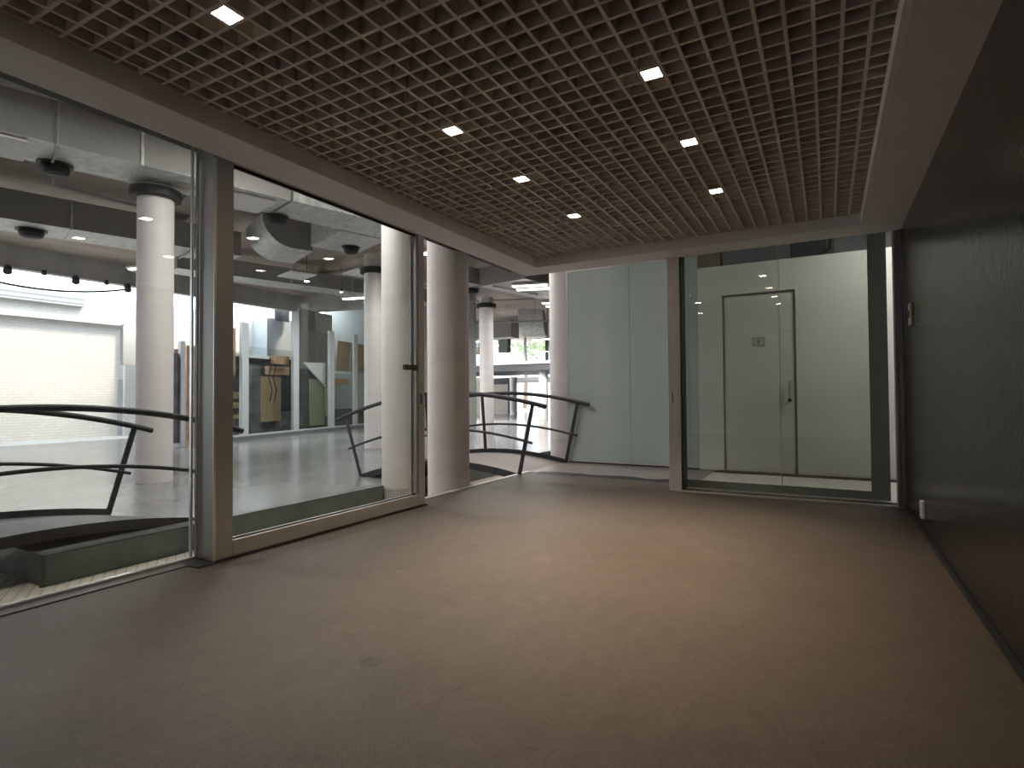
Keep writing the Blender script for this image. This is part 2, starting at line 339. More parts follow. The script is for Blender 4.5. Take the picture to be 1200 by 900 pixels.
# soffits
struct(box(-3.276, X0-T, Y0-.2, 6.245, ZC, 2.80).build('trim_3', WHITE_SOFF), 'white header beam along the glass on the left', 'header')
struct(box(X0-T, X1+T, Y1+T, 6.245, ZC, 2.80).build('trim_4', WHITE_SOFF), 'white header beam over the far glass', 'header')
struct(box(X1+T, .61, Y0-.2, 6.245, ZC, 2.80).build('trim_5', WHITE_SOFF), 'white soffit beside the dark wall', 'soffit')
struct(box(X0-T, X1+T, -2.4, Y0-T, ZC, 2.80).build('trim_6', WHITE_SOFF), 'white soffit behind the camera', 'soffit')
struct(box(-3.276, X0-T, -2.4, Y0-.2, ZC, 2.80).build('trim_7', WHITE_SOFF), 'white soffit corner behind the camera', 'soffit')
struct(box(X1-.022, X1+.006, Y0, Y1, ZC+.004, ZG-.002).build('trim_8', WHITE_SOFF), 'thin flange of the soffit along the grid', 'trim')

for i, ((x, y), txt) in enumerate(zip(LP, (
        'square warm light in the ceiling grid, nearest of the right row', 'square warm light in the ceiling grid, second of the right row', 'square warm light in the ceiling grid, farthest of the right row',
        'square warm light of the right row, seen only mirrored in the far glass', 'square warm light in the ceiling grid, nearest of the middle row', 'square warm light in the ceiling grid, second of the middle row',
        'square warm light in the ceiling grid, farthest of the middle row', 'square warm light in the ceiling grid at the top left, two lit halves'))):
    t = thing('ceiling_light', txt, 'ceiling light', (x, y, ZG+.03), 'square lights in the grid ceiling')
    mb = MB(); a = .055-T-.0005; h0 = ZG-.003
    mb.box(x-a, x+a, y-a, y-a+.003, h0, ZG+.08).box(x-a, x+a, y+a-.003, y+a, h0, ZG+.08).box(x-a, x-a+.003, y-a, y+a, h0, ZG+.08).box(x+a-.003, x+a, y-a, y+a, h0, ZG+.08)
    mb.build('housing', SILVER, t)
    if i == 7:
        box(x-a+.003, x-.004, y-a+.003, y+a-.003, h0+.003, h0+.012).build('lamp_face', E_SPOT, t)
        box(x+.004, x+a-.003, y-a+.003, y+a-.003, h0+.003, h0+.012).build('lamp_face', E_SPOT, t)
        box(x-.004, x+.004, y-a+.003, y+a-.003, h0+.001, h0+.012).build('divider', BRASS, t)
    else: box(x-a+.002, x+a-.002, y-a+.002, y+a-.002, h0+.001, h0+.012).build('lamp_face', E_SPOT, t)
    L_ = area('lamp', (x, y, h0-.004), .085, .085, SPOT_W*(.35 if i in (3, 7) else 1.1), (1, .80, .60), (0, 0, 0), math.radians(76)); L_.parent = t; L_.matrix_parent_inverse = Matrix.Translation(-t.location)

# ------------------------------------------------------------------ left glass: fixed pane and sliding door
wnd = thing('window_1', 'large fixed glass pane at the far left with silver beads', 'window', (-3.62, 0, 0)); wnd['kind'] = 'structure'
box(-3.625, -3.615, -2.4, 2.2, .012, 2.75).build('pane', GLASS, wnd)
mb = MB(); mb.box(-3.635, -3.627, -2.4, 2.225, 0, .02); mb.box(-3.612, -3.604, -2.4, 2.225, 0, .02)
mb.box(-3.645, -3.625, 2.190, 2.203, .02, 2.75); mb.box(-3.612, -3.596, 2.206, 2.220, .02, 2.75)
mb.build('glazing_bead', SILVER, wnd)
mb = MB(); mb.box(-3.64, -3.50, 2.226, 2.33, .0, 2.75)
mb.build('post', ALU, wnd, bevel=.003)
box(-3.627, -3.612, -2.4, 2.225, 0, .006).build('track_groove', BLACK, wnd)
box(-3.604, -3.50, -2.4, 2.225, -.0, .006).build('threshold', BRNL, wnd)
dr = thing('door_1', 'sliding glass door in an aluminium frame, left of the room', 'sliding door', (-3.48, 2.2, 0)); dr['kind'] = 'structure'
mb = MB(); DX0, DX1 = -3.53, -3.43
mb.box(DX0, DX1, 2.214, 2.355, .008, 2.68); mb.build('stile', ALU, dr, bevel=.004)
MB().box(DX0, DX1, 4.29, 4.385, .008, 2.68).build('stile', ALU, dr, bevel=.004)
MB().box(DX0, DX1, 2.355, 4.29, .008, .112).build('rail', ALU, dr, bevel=.004)
MB().box(DX0, DX1, 2.355, 4.29, 2.62, 2.68).build('rail', ALU, dr, bevel=.004)
MB().box(DX1, DX1+.006, 2.214, 2.232, .008, 2.60).build('edge_strip', SILVER, dr)
MB().box(-3.492, -3.482, 2.355, 4.29, .112, 2.62).build('pane', GLASS, dr)
mb = MB(); mb.box(-3.482, -3.462, 2.355, 2.362, .112, 2.62); mb.box(-3.482, -3.462, 2.362, 4.29, .112, .119); mb.box(-3.482, -3.466, 2.362, 4.29, 2.60, 2.62)
mb.build('gasket', BLACK, dr)
mb = MB(); mb.box(-3.482, -3.470, 4.262, 4.268, .119, 2.60); mb.box(-3.482, -3.466, 4.244, 4.250, .119, 2.60); mb.box(-3.482, -3.470, 4.225, 4.231, .119, 2.60)
mb.build('glazing_bead', SILVER, dr)
mb = MB(); mb.box(-3.482, -3.474, 4.250, 4.262, .119, 2.60); mb.box(-3.482, -3.474, 4.231, 4.244, .119, 2.60); mb.build('gasket', BLACK, dr)
MB().box(-3.482, -3.448, 4.12, 4.30, 1.302, 1.352).build('latch', BRNL, dr, bevel=.004)
mb = MB(); mb.box(-3.432, -3.426, 4.318, 4.345, .975, 1.075); mb.build('finger_pull', BRNL, dr, bevel=.002)
MB().box(-3.56, -3.40, 2.1, 4.385, .0, .008).build('floor_track', BLACK, dr)
struct(box(-3.66, -3.60, 4.385, 6.94, .0, .006).build('trim_9', ALU), 'worn metal edge of the floor along the channel', 'trim')
# track recess
struct(box(-3.72, -3.276, -2.4, 6.6, 2.72, 2.80).build('trim_10', BLACK), 'dark recess above the sliding door track', 'recess')

# ------------------------------------------------------------------ far glass wall
wf = thing('window_2', 'far glass wall of two clear panes with a dark green band at its right edge', 'window', (-.4, 6.48, 0)); wf['kind'] = 'structure'
YG = 6.48
MB().box(-1.38, -.430, YG, YG+.01, .10, 2.72).build('pane', GLASS2, wf)
MB().box(-.426, .358, YG, YG+.01, .10, 2.72).build('pane', GLASS2, wf)
MB().box(.358, .512, YG, YG+.012, .02, 2.72).build('edge_band', GLASSB, wf)
MB().box(-1.38, .358, YG, YG+.012, .02, .10).build('edge_band', GLASSB, wf)
MB().box(-.430, -.426, YG-.001, YG+.012, .02, 2.72).build('seam', SHAD, wf)
mb = MB(); mb.box(-1.40, .60, 6.215, 6.27, 0, .016); mb.box(-1.40, .60, 6.40, 6.52, 0, .018); mb.build('track', ALU, wf)
MB().box(-1.40, .60, 6.27, 6.40, 0, .006).build('track_groove', BLACK, wf)
MB().box(-3.276, .61, 6.245, 6.60, 2.72, 2.80).build('head_recess', BLACK, wf)
ps = thing('door_2', 'pale aluminium stile between the frosted glass and the far glass', 'door frame', (-1.45, 6.3, 0)); ps['kind'] = 'structure'
MB().box(-1.528, -1.455, 6.245, 6.42, .0, 2.60).build('stile', ALU_L, ps, bevel=.004)
MB().box(-1.452, -1.392, 6.225, 6.42, .0, 2.60).build('stile', ALU_L, ps, bevel=.004)
MB().box(-1.392, -1.380, 6.25, 6.47, .0, 2.62).build('gasket', BLACK, ps)
mb = MB(); mb.box(-1.486, -1.476, 6.241, 6.247, .955, 1.075); mb.build('finger_pull', BRNL, ps, bevel=.002)
jm = MB().box(.548, .572, 6.225, 6.36, 0, 2.549).box(.576, .6095, 6.215, 6.36, 0, 2.549)
struct(jm.build('trim_11', mat('mauve brown jamb', (.22, .19, .19), .4, noise=.1), bevel=.003), 'dark mauve jamb at the end of the glossy wall', 'jamb')

# things on the dark wall
t = thing('wall_switch', 'small aged brass switch plate high on the dark glossy wall by the far corner', 'switch', (.6, 5.6, 1.7))
MB().box(.590, .6098, 5.50, 5.66, 1.60, 1.78).build('plate', BRASS, t, bevel=.004)
MB().box(.580, .590, 5.555, 5.605, 1.66, 1.72).build('rocker', BRNL, t, bevel=.003)
t = thing('door_bracket', 'short white ribbed bracket low on the dark wall by the far corner', 'bracket', (.6, 5.1, .15))
mb = MB().box(.580, .6098, 5.06, 5.13, .13, .26); mb.build('body', WHITEP, t, bevel=.008)
mb = MB()
for k in range(4): mb.box(.576, .580, 5.07, 5.12, .145+k*.028, .155+k*.028)
mb.build('rib', CHROME, t)

# ------------------------------------------------------------------ corridor: frosted wall, white wall, door
YW = 8.22
for x0, x1, lab in ((-3.575, -2.577, 'tall pale green frosted glass panel beside the white column, left of the seam'), (-2.571, -1.585, 'tall pale green frosted glass panel, right of the seam, partly behind the pale stile')):
    t = thing('frosted_panel', lab, 'glass panel', ((x0+x1)/2, YW, 0), 'frosted glass wall panels')
    MB().box(x0, x1, YW, YW+.03, .03, 3.0).build('glass_sheet', FROST, t)
    MB().box(x0, x1, YW-.012, YW+.035, 3.0, 3.03).build('head_rail', ALU_L, t)
    MB().box(x0, x1, YW-.008, YW+.035, .016, .03).build('foot_rail', ALU_L, t)
    MB().box(x0, x1, YW+.004, YW+.034, -.002, .016).build('shadow_gap', BLACK, t)
MB_ = MB().box(-3.60, -3.575, YW-.006, YW+.034, -.002, 3.03); struct(MB_.build('trim_12', ALU_L), 'thin upright at the left edge of the frosted glass', 'trim')
mb = MB(); mb.box(-1.583, -1.262, YW, YW+.12, 0, 2.83); mb.box(-1.262, -.348, YW, YW+.12, 2.42, 2.83); mb.box(-.348, 1.6, YW, YW+.12, 0, 2.83)
struct(mb.build('wall_corridor', WALLW), 'white corridor wall with a flush door behind the far glass', 'wall')
struct(MB().box(-1.583, -1.262, YW-.01, YW, 0, .05).box(-.348, 1.6, YW-.01, YW, 0, .05).build('baseboard_corridor', WALLW), 'white skirting of the corridor wall', 'baseboard')
d3 = thing('door_3', 'off white flush toilet door behind the far glass', 'door', (-.8, YW, 0)); d3['kind'] = 'structure'
MB().box(-1.235, -.375, YW+.03, YW+.07, .006, 2.39).build('leaf', DOORM, d3, bevel=.003)
mb = MB(); mb.box(-1.262, -1.235, YW+.045, YW+.12, 0, 2.42); mb.box(-.375, -.348, YW+.045, YW+.12, 0, 2.42); mb.box(-1.235, -.375, YW+.045, YW+.12, 2.39, 2.42); mb.build('rebate', SHAD, d3)
hd = MB(); hd.tube([(-.435, YW-.03, 1.225), (-.435, YW-.03, .985)], .013); hd.tube([(-.435, YW-.03, 1.21), (-.435, YW+.035, 1.21)], .008); hd.tube([(-.435, YW-.03, 1.0), (-.435, YW+.035, 1.0)], .008)
hd.build('handle', CHROME, d3, smooth=True)
MB().tube([(-.435, YW+.02, .965), (-.435, YW+.034, .965)], .022, 20).build('lock', BLACK, d3, smooth=True)
# toilet sign: three thin outlines with a small figure in the middle
sg = MB(); y0, y1 = YW+.027, YW+.0302
def rect(x0, x1, z0, z1, tt=.007):
    sg.box(x0, x1, y0, y1, z0, z0+tt); sg.box(x0, x1, y0, y1, z1-tt, z1); sg.box(x0, x0+tt, y0, y1, z0, z1); sg.box(x1-tt, x1, y0, y1, z0, z1)
rect(-.875, -.725, 1.70, 1.81)
sg.box(-.842, -.838, y0, y1, 1.70, 1.81); sg.box(-.762, -.758, y0, y1, 1.70, 1.81)
c = [(-.800+.009*math.cos(a*math.pi/6), y0, 1.789+.009*math.sin(a*math.pi/6)) for a in range(12)]; sg.prism(c, (0, y1-y0, 0))
sg.prism([(-.811, y0, 1.777), (-.789, y0, 1.777), (-.789, y0, 1.748), (-.794, y0, 1.748), (-.794, y0, 1.715), (-.806, y0, 1.715), (-.806, y0, 1.748), (-.811, y0, 1.748)], (0, y1-y0, 0))
sg.build('toilet_sign', MARK, d3)
struct(MB().box(1.6, 1.7, 6.3, 8.34, -.12, 2.83).build('wall_corridor_end', WALLW), 'end wall of the corridor behind the dark wall', 'wall')

# ------------------------------------------------------------------ hall: floors, ceiling, outer walls
ZH = -.21; ZCH = 5.27
FX = -5.50
mb = MB(); mb.box(-19.3, FX, 2.14, 40, -.45, ZH); struct(mb.build('hall_floor', HALLF), 'polished grey concrete floor of the hall', 'floor')
struct(MB().box(-19.3, -8.6, -8, -.0, -.45, ZH).build('hall_floor', HALLF), 'polished grey concrete floor of the hall nearer than the channel', 'floor')
struct(MB().box(-8.6+.0, -5.5, -8, -.0, -.45, ZH).build('hall_floor', HALLF), 'hall floor under the near end of the left bridge', 'floor')
struct(MB().box(-19.3, -3.66, -8, 40, -.57, -.45).build('channel_floor', CHANF), 'beige ribbed floor of the low channel outside the glass', 'floor')
struct(MB().box(-26, -19.3, -8, 40, -.57, ZH).build('court_floor', GROUND), 'bright paving of the light court beyond the hall', 'ground')
struct(MB().box(FX, FX+.018, 2.14, 6.04, -.449, ZH).build('trim_13', FASC), 'dark green glass fascia of the hall floor edge, nearest the room', 'fascia')
struct(MB().box(FX, FX+.018, 6.62, 12.1, -.449, ZH).build('trim_14', FASC), 'dark green glass fascia of the hall floor edge, beyond the right bridge', 'fascia')
struct(MB().box(-19.3, FX+.018, 2.122, 2.14, -.449, ZH).build('trim_15', FASC), 'dark green glass fascia turning left at the channel corner', 'fascia')
struct(MB().box(FX-.03, FX+.022, 2.118, 6.04, ZH, ZH+.012).box(-19.3, FX-.03, 2.118, 2.15, ZH, ZH+.012).box(FX-.03, FX+.022, 6.62, 12.1, ZH, ZH+.012).build('trim_16', COPE), 'thin dark coping on the edge of the hall floor', 'coping')
struct(MB().box(FX, FX+.02, 2.1, 2.14, -.449, ZH).build('trim_17', COPE), 'dark corner joint of the fascia', 'joint')
struct(MB().box(FX+.0, -3.66, 12.1, 12.25, -.449, ZH).build('trim_18', FASC), 'end of the channel beyond the frosted glass', 'fascia')
struct(MB().box(FX, 6, 12.25, 40, -.57, ZH).build('hall_floor', HALLF), 'hall floor far beyond the end of the channel', 'floor')
struct(MB().box(-19.3, 6, -8, 26, ZCH, ZCH+.35).build('hall_ceiling', CONC), 'bare concrete ceiling of the hall', 'ceiling')
struct(MB().box(-30, 6, 26, 40, ZCH, ZCH+.35).build('hall_ceiling', CONC), 'bare concrete ceiling over the far gallery', 'ceiling')
struct(MB().box(-19.6, -19.3, -8, 16.5, 4.63, ZCH+.35).build('hall_beam', CONCG), 'deep grey concrete edge beam over the opening to the light court', 'beam')
struct(MB().box(-19.3, 6, -8.2, -8, -.57, ZCH).build('wall_hall_near', CONCG), 'hall wall behind the camera', 'wall')
struct(MB().box(6, 6.2, -8, 40, -.57, ZCH).build('wall_hall_right_added', CONCG), 'unseen wall added far to the right to keep excess light out', 'wall')  # added out of view to shut excess daylight out of the hall
struct(MB().box(-16.5, 6, 39.6, 39.8, -.57, ZCH).build('wall_hall_far_added', CONCG), 'unseen wall added right of the gallery to keep outdoor glare off the panes', 'wall')  # added out of view so the partition panes don't mirror bright outdoors
# cross beams in the concrete ceiling (square to the ducts)
U = Vector((.284, .959, 0)); V = Vector((-.959, .284, 0)); Z = Vector((0, 0, 1))
for k, s0 in enumerate((-2, 3.0, 8.0, 13.0)):
    o = Vector((-9, 3, 0)) + U*s0
    mb = MB().obox(o, U, V, Z, -.2, .2, -3.0, 8.6, 5.02, ZCH)
    struct(mb.build('ceiling_rib', CONC), 'shallow concrete rib under the hall ceiling', 'rib')

# end wall of the hall: rotated
E0 = Vector((-19.3, 16.3, 0)); EU = Vector((.985, .170, 0)); EV = Vector((-.170, .985, 0))
struct(MB().obox(E0, EU, EV, Z, 0, 7.0, 0, .3, 4.62, ZCH).build('hall_beam', CONCG), 'grey concrete beam over the far end of the hall', 'beam')
struct(MB().obox(E0, EU, EV, Z, -.5, 7.0, 2.2, 2.4, ZH, 5.26).build('wall_hall_end', mat('grey green wall', (.34, .35, .33), .6, noise=.08)), 'grey green end wall behind the striped blind', 'wall')

# court wall
CX = -21.0
mb = MB().box(CX-.3, CX, -8, 26, ZH, 4.42); struct(mb.build('wall_court', BRICK), 'overexposed white painted brick wall across the light court', 'wall')
struct(MB().box(CX, CX+.12, -4, 9.10, 4.02, 4.36).build('court_louvre', LOUV), 'grey louvred strip along the top of the brick wall', 'louvre')
struct(MB().box(CX, CX+.10, -8, 10.6, 3.52, 3.60).build('court_ledge', WHITEP), 'white ledge across the brick wall', 'ledge')
struct(MB().box(CX, CX+.16, 10.3, 10.65, ZH, 3.9).build('court_pilaster', BRICK), 'narrow brick pilaster with a grille in the light court', 'pilaster')
struct(MB().box(CX, CX+.5, 10.75, 10.85, ZH, 3.5).build('court_pipe', GREYW), 'grey upright beside the brick pilaster', 'upright')
struct(MB().box(CX, CX+.02, 10.15, 10.45, ZH, 1.7).build('court_vent', GREYW), 'tall grey vent on the court wall', 'vent')
struct(MB().box(-21.0, -20.1, 15.3, 19.0, ZH, 4.35).build('court_wing', GREYW), 'blue grey building wing in the light court', 'building')

struct(MB().box(-20.0, -19.9, 15.55, 16.25, 4.25, 4.75).build('court_grille', DEBR), 'dark grille under the beam corner', 'grille')
# ------------------------------------------------------------------ columns
def column(x, y, zb, label, r=.245, top=4.9, collar=True, cap=False, mosaic=True):
    t = thing('round_column', label, 'column', (x, y, zb), 'white round columns of the hall')
    if mosaic: MB().lathe(x, y, [(r+.004, zb), (r+.004, ZH-.03)]).build('mosaic_base', MOSA, t, smooth=True); z0 = ZH-.03
    else: z0 = zb
    MB().lathe(x, y, [(r+.0, z0), (r, z0+.02), (r, top)]).build('shaft', COLP, t, smooth=True)
    if collar: MB().lathe(x, y, [(r+.01, 4.08), (r+.10, 4.10), (r+.10, 4.22), (r+.01, 4.24)]).build('collar', DARKC, t, smooth=True)
    return t
column(-8.93, 4.83, ZH, 'white round column with a black collar, left of the sliding door', top=4.28, mosaic=False)
column(-5.42, 6.33, -.45, 'white round column seen through the sliding door glass', top=5.27, collar=False)
column(-3.905, 5.44, -.45, 'white round column in the open gap right of the sliding door', top=5.27, collar=False)
column(-10.25, 16.53, ZH, 'slender far white column with a black collar, right of the gap column', top=4.45, mosaic=False)
column(-9.77, 10.5, ZH, 'white column with a black collar half hidden behind another column', top=4.56, mosaic=False)
column(-3.84, 8.75, -.45, 'white column beside the left edge of the frosted glass', top=5.27, collar=False, r=.28)
column(-18.3, 32.9, ZH, 'small distant white column under the gallery', top=2.3, collar=False, mosaic=False)
column(-13.05, 26.7, ZH, 'distant white column at the front of the gallery', top=2.3, collar=False, mosaic=False, r=.25)
# notch round the second column
struct(MB().box(FX-.0, FX+.6, 6.04, 6.6, -.4495, -.448).build('trim_19', CHANF), 'channel floor in the notch around the column', 'floor')

# ------------------------------------------------------------------ arched bridges
def bridge(name_label, o, du, dv, L, width, zf, posts, deckm, over=.16, loc=None, rh=.97, near_mid=None, zr=None, near_side=True, far_top=.05):
    """o start point, du along, dv across; zf(s) deck height"""
    o, du, dv = Vector(o), Vector(du), Vector(dv)
    t = thing('arched_footbridge', name_label, 'footbridge', loc or tuple(o), 'arched footbridges over the channel')
    n = 28
    def P(s, b, h=0, zf=zf):
        sl = (zf(s+.01)-zf(s-.01))/.02; nrm = Vector((0, 0, 1)) - du*sl; nrm.normalize()
        return o + du*s + dv*b + Vector((0, 0, zf(s))) + nrm*h
    mb = MB()
    poly = [P(L*i/n, .02, -.012) for i in range(n+1)] + [P(L*i/n, .02, -.05) for i in range(n, -1, -1)]
    # strip extrude
    def strip(b0, b1, h0, h1, m, nm):
        q = MB(); rows = []
        for i in range(n+1):
            s = L*i/n; rows.append([q.b.verts.new(P(s, b, h)) for b, h in ((b0, h0), (b1, h0), (b1, h1), (b0, h1))])
        for i in range(n):
            for k in range(4): q.b.faces.new((rows[i][k], rows[i][(k+1) % 4], rows[i+1][(k+1) % 4], rows[i+1][k]))
        q.b.faces.new(rows[0][::-1]); q.b.faces.new(rows[-1]); return q.build(nm, m, t)
    strip(.012, width-.012, -.06, -.015, deckm, 'deck')
    strip(0, .012, -.095, far_top if near_side else .0, STEEL, 'edge_beam'); strip(width-.012, width, -.095, .0 if near_side else far_top, STEEL, 'edge_beam')
    for b in (-.02, width+.02):
        for s in (posts if b > 0 or len(posts) < 4 else posts[:3]):
            if near_mid and b > 0 and s == posts[1]: s = near_mid
            q = MB(); a, c = P(s, b, -.06), P(s, b, rh-.01, zr or zf); tt = (c-a); 
            q.obox(a, du, dv, tt, -.026, .026, -.010, .010, 0, 1); q.build('post', STEEL, t, bevel=.002)
        s0, s1 = posts[0]-over, posts[-1]+over
        MB().tube([P(s0+(s1-s0)*i/n, b, rh, zr or zf) for i in range(n+1)], .030, 12).build('handrail', STEEL, t, smooth=True)
        s0, s1 = posts[0]-.09, posts[-1]+.09
        MB().tube([P(s0+(s1-s0)*i/n, b, rh*.47, zr or zf) for i in range(n+1)], .018, 10).build('middle_rail', STEEL, t, smooth=True)
    return t
a_, b_ = .2212, -.0989
bridge('dark steel arched footbridge with a pinkish deck at the far corner of the room', (-3.60, 6.64, 0), (-1, 0, 0), (0, 1, 0), 2.87, 1.49,
       lambda s: a_*s+b_*s*s + (-.0), (.0, 1.48, 2.86), DECKP, near_side=False)
bridge('dark steel arched footbridge with a grey deck beyond the far left glass pane', (-6.83, 3.23, 0), (0, -1, 0), (1, .31, 0), 2.9, 1.10,
       lambda s: -.2+.075*s*(2.9-s), (.0, 1.45, 2.88), DECK, near_mid=1.85, zr=lambda s: -.2+.0989*s*(2.9-s))

# ------------------------------------------------------------------ ducts and fittings under the hall ceiling
def duct(label, o, s0, s1, b0, b1, z0, z1, joints=(), rods=(), side=GALVD, u=U, v=V):
    o = Vector(o); t = thing('air_duct', label, 'air duct', tuple(o+Vector((0, 0, z0))), 'rectangular ducts under the hall ceiling')
    MB().obox(o, u, v, Z, s0, s1, b0, b1, z0+.004, z1).build('duct_body', side, t)
    MB().obox(o, u, v, Z, s0, s1, b0+.002, b1-.002, z0, z0+.0039).build('underside', GALV, t)
    for j in joints:
        MB().obox(o, u, v, Z, j, j+.035, b0-.015, b1+.015, z0-.015, z1+.015).build('joint_flange', GALV, t)
    for a in ([] if rods or z1 > 4.88 else [s0+.2]):
        MB().tube([o+u*a+v*(b0+b1)*.5+Z*(z1-.05), o+u*a+v*(b0+b1)*.5+Z*ZCH], .01, 6).build('hanger', PIPE, t)
    for r in rods:
        q = MB(); p = o+u*r
        for b in (b0-.03, b1+.03): q.tube([p+v*b+Z*(z0-.03), p+v*b+Z*5.27], .008, 6)
        q.obox(p, u, v, Z, -.015, .015, b0-.05, b1+.05, z0-.04, z0-.017); q.build('hanger', PIPE, t)
    return t
D1 = (-8.68, 2.88, 0)
duct('nearest large grey duct, hanging above the left column', D1, -5, 3.55, 0, .90, 4.30, 4.86, joints=(1.45,), rods=(.55,))
duct('continuation of the nearest duct past the column, bare galvanised metal', D1, 3.6, 9.4, .0, .95, 4.30, 4.75, joints=(4.75, ), rods=(), side=GALV)
D2 = (-12.86, 4.28, 0)
duct('second large grey duct, hanging over the middle of the hall', D2, -6, 4.1, 0, 1.03, 4.30, 4.85, joints=(1.0, ), rods=(-1.0, 3.1))
duct('far grey duct beyond the curved duct', (-14.5, 9.5, 0), -1, 7.5, 0, .9, 4.45, 4.9, joints=(2.0, 4.0))
# elbow: profile in the vertical plane along V, width along U
def elbow(label, o, u, v, wd, r0, r1, run, a0=0, a1=90):
    o, u, v = map(Vector, (o, u, v)); t = thing('curved_duct', label, 'air duct', tuple(o)); n = 16
    # arc centre above the start, sweeping from horizontal to vertical
    outer = [(math.sin(math.radians(a0+(a1-a0)*i/n))*r1, r1-math.cos(math.radians(a0+(a1-a0)*i/n))*r1) for i in range(n+1)]
    inner = [(math.sin(math.radians(a0+(a1-a0)*i/n))*r0, r1-math.cos(math.radians(a0+(a1-a0)*i/n))*r0) for i in range(n+1)]
    side = [o+v*a+Z*b for a, b in outer] + [o+v*a+Z*b for a, b in inner[::-1]]
    q = MB(); q.prism([p+u*.003 for p in side], u*(wd-.006)); q.build('duct_body', GALVD, t)
    q = MB(); rows = [[q.b.verts.new(o+v*a+Z*b+u*c) for c in (0, wd)] for a, b in outer]
    rows2 = [[q.b.verts.new(o+v*a*1.006+Z*(b-.006)+u*c) for c in (0, wd)] for a, b in outer]
    for i in range(n):
        q.b.faces.new((rows2[i][0], rows2[i+1][0], rows2[i+1][1], rows2[i][1])); q.b.faces.new((rows[i][0], rows[i][1], rows[i+1][1], rows[i+1][0]))
        q.b.faces.new((rows[i][0], rows[i+1][0], rows2[i+1][0], rows2[i][0])); q.b.faces.new((rows[i][1], rows2[i][1], rows2[i+1][1], rows[i+1][1]))
    q.build('curved_sheet', GALV, t, smooth=True)
    q = MB(); q.obox(o, -v, u, Z, 0, run, 0, wd, 0, r1-r0); q.build('straight_run', GALVD, t)
    q = MB(); q.obox(o, -v, u, Z, 0, run, .002, wd-.002, -.005, -.001); q.build('underside', GALV, t)
    for a in (.1, run): MB().tube([o-v*a+u*(wd+.02)+Z*(r1-r0-.1), o-v*a+u*(wd+.02)+Z*(ZCH-o.z)], .012, 6).build('hanger', PIPE, t)
    return t
elbow('galvanised duct elbow sweeping up to the ceiling, seen through the sliding door', (-10.1, 8.37, 4.30), (-.919, .394, 0), (-.394, -.919, 0), 1.45, .04, .66, .40)
duct('grey box duct right of the elbow with a flanged lower edge', (-9.70, 8.50, 0), 0.0, 1.50, -.02, 1.0, 4.31, 4.84, joints=(), u=Vector((.94, -.34, 0)), v=Vector((.34, .94, 0)), side=GALV)
elbow('beige duct elbow hanging in front of the gallery glazing', (-11.75, 22.0, 3.70), (.85, .53, 0), (.3, -.954, 0), 1.05, .35, 1.05, .45)
duct('long cross duct above the gallery glazing', (-18.5, 22.2, 0), 0, 5.9, 0, .8, 3.75, 4.55, joints=(2, 4.2), u=Vector((1, .05, 0)), v=Vector((-.05, 1, 0)))
duct('large box duct carrying tube lights right of the slender column', (-8.15, 13.95, 0), 0, 3.2, -.9, .85, 4.30, 4.85, u=Vector((.19, .98, 0)), v=Vector((-.98, .19, 0)), side=GALVD)
duct('short box duct joining the slender column', (-10.6, 13.4, 0), 0, 1.3, -1.25, 0, 4.42, 4.9, u=Vector((.19, .98, 0)), v=Vector((-.98, .19, 0)), side=GALVD)
duct('dark box duct above the frosted glass', (-6.3, 14.3, 0), 0, 6, -.4, .3, 4.45, 5.0, u=Vector((0, 1, 0)), v=Vector((-1, 0, 0)), side=GALVD)

duct('brown box duct above the corridor wall, next to the frosted glass', (-1.85, 9.5, 0), 0, .38, 0, .7, 3.05, 5.27, u=Vector((1, 0, 0)), v=Vector((0, 1, 0)), side=mat('brown box', (.30, .23, .16), .7))
duct('wide grey duct above the white corridor wall', (-1.44, 9.5, 0), 0, .98, 0, .7, 3.05, 5.26, u=Vector((1, 0, 0)), v=Vector((0, 1, 0)), side=mat('mid grey duct', (.22, .23, .24), .7))
duct('dark ribbed duct above the corridor door', (-.44, 9.5, 0), 0, .46, 0, .7, 3.05, 5.27, u=Vector((1, 0, 0)), v=Vector((0, 1, 0)), side=DEBR)
struct(MB().box(.12, 1.7, 9.6, 9.7, 2.4, 4.6).build('upper_panel', mat('pale blue grey panel', (.36, .37, .40), .6)), 'pale grey panel above the white corridor wall', 'panel')
def pipe(label, pts, r, m=PIPE, hang=()):
    t = thing('ceiling_pipe', label, 'pipe', pts[0], 'pipes under the hall ceiling')
    MB().tube(pts, r, 8).build('pipe_run', m, t, smooth=True)
    for p in hang: MB().tube([p, (p[0], p[1], ZCH)], .012, 6).build('hanger', m, t)
pipe('brownish sprinkler pipe across the far hall ceiling', [(-17.3, 11.7, 4.96), (-11.2, 13.2, 4.96)], .035, PIPEO, [(-16.6, 11.87, 4.96), (-14.9, 12.29, 4.96), (-12.2, 12.95, 4.96)])
pipe('thin pale pipe bent between the two large ducts', [(-9.6, 1.5, 5.0), (-10.4, 4.0, 5.0), (-12.4, 4.9, 5.0), (-12.3, 6.6, 5.0)], .022, PIPE, [(-10.4, 4.0, 5.0)])
pipe('thin pale pipe right of the gap column', [(-12.5, 17.0, 4.55), (-8.0, 18.6, 4.55)], .035, PIPE)
pipe('pale pipe lower down before the gallery', [(-13.5, 20.0, 4.15), (-9.0, 21.4, 4.15)], .04, PIPE, [(-12.4, 20.34, 4.15), (-10.6, 20.9, 4.15)])
pipe('pale pipe edge running away along the box duct', [(-8.45, 14.0, 4.25), (-7.95, 15.9, 4.25)], .03, PIPE)

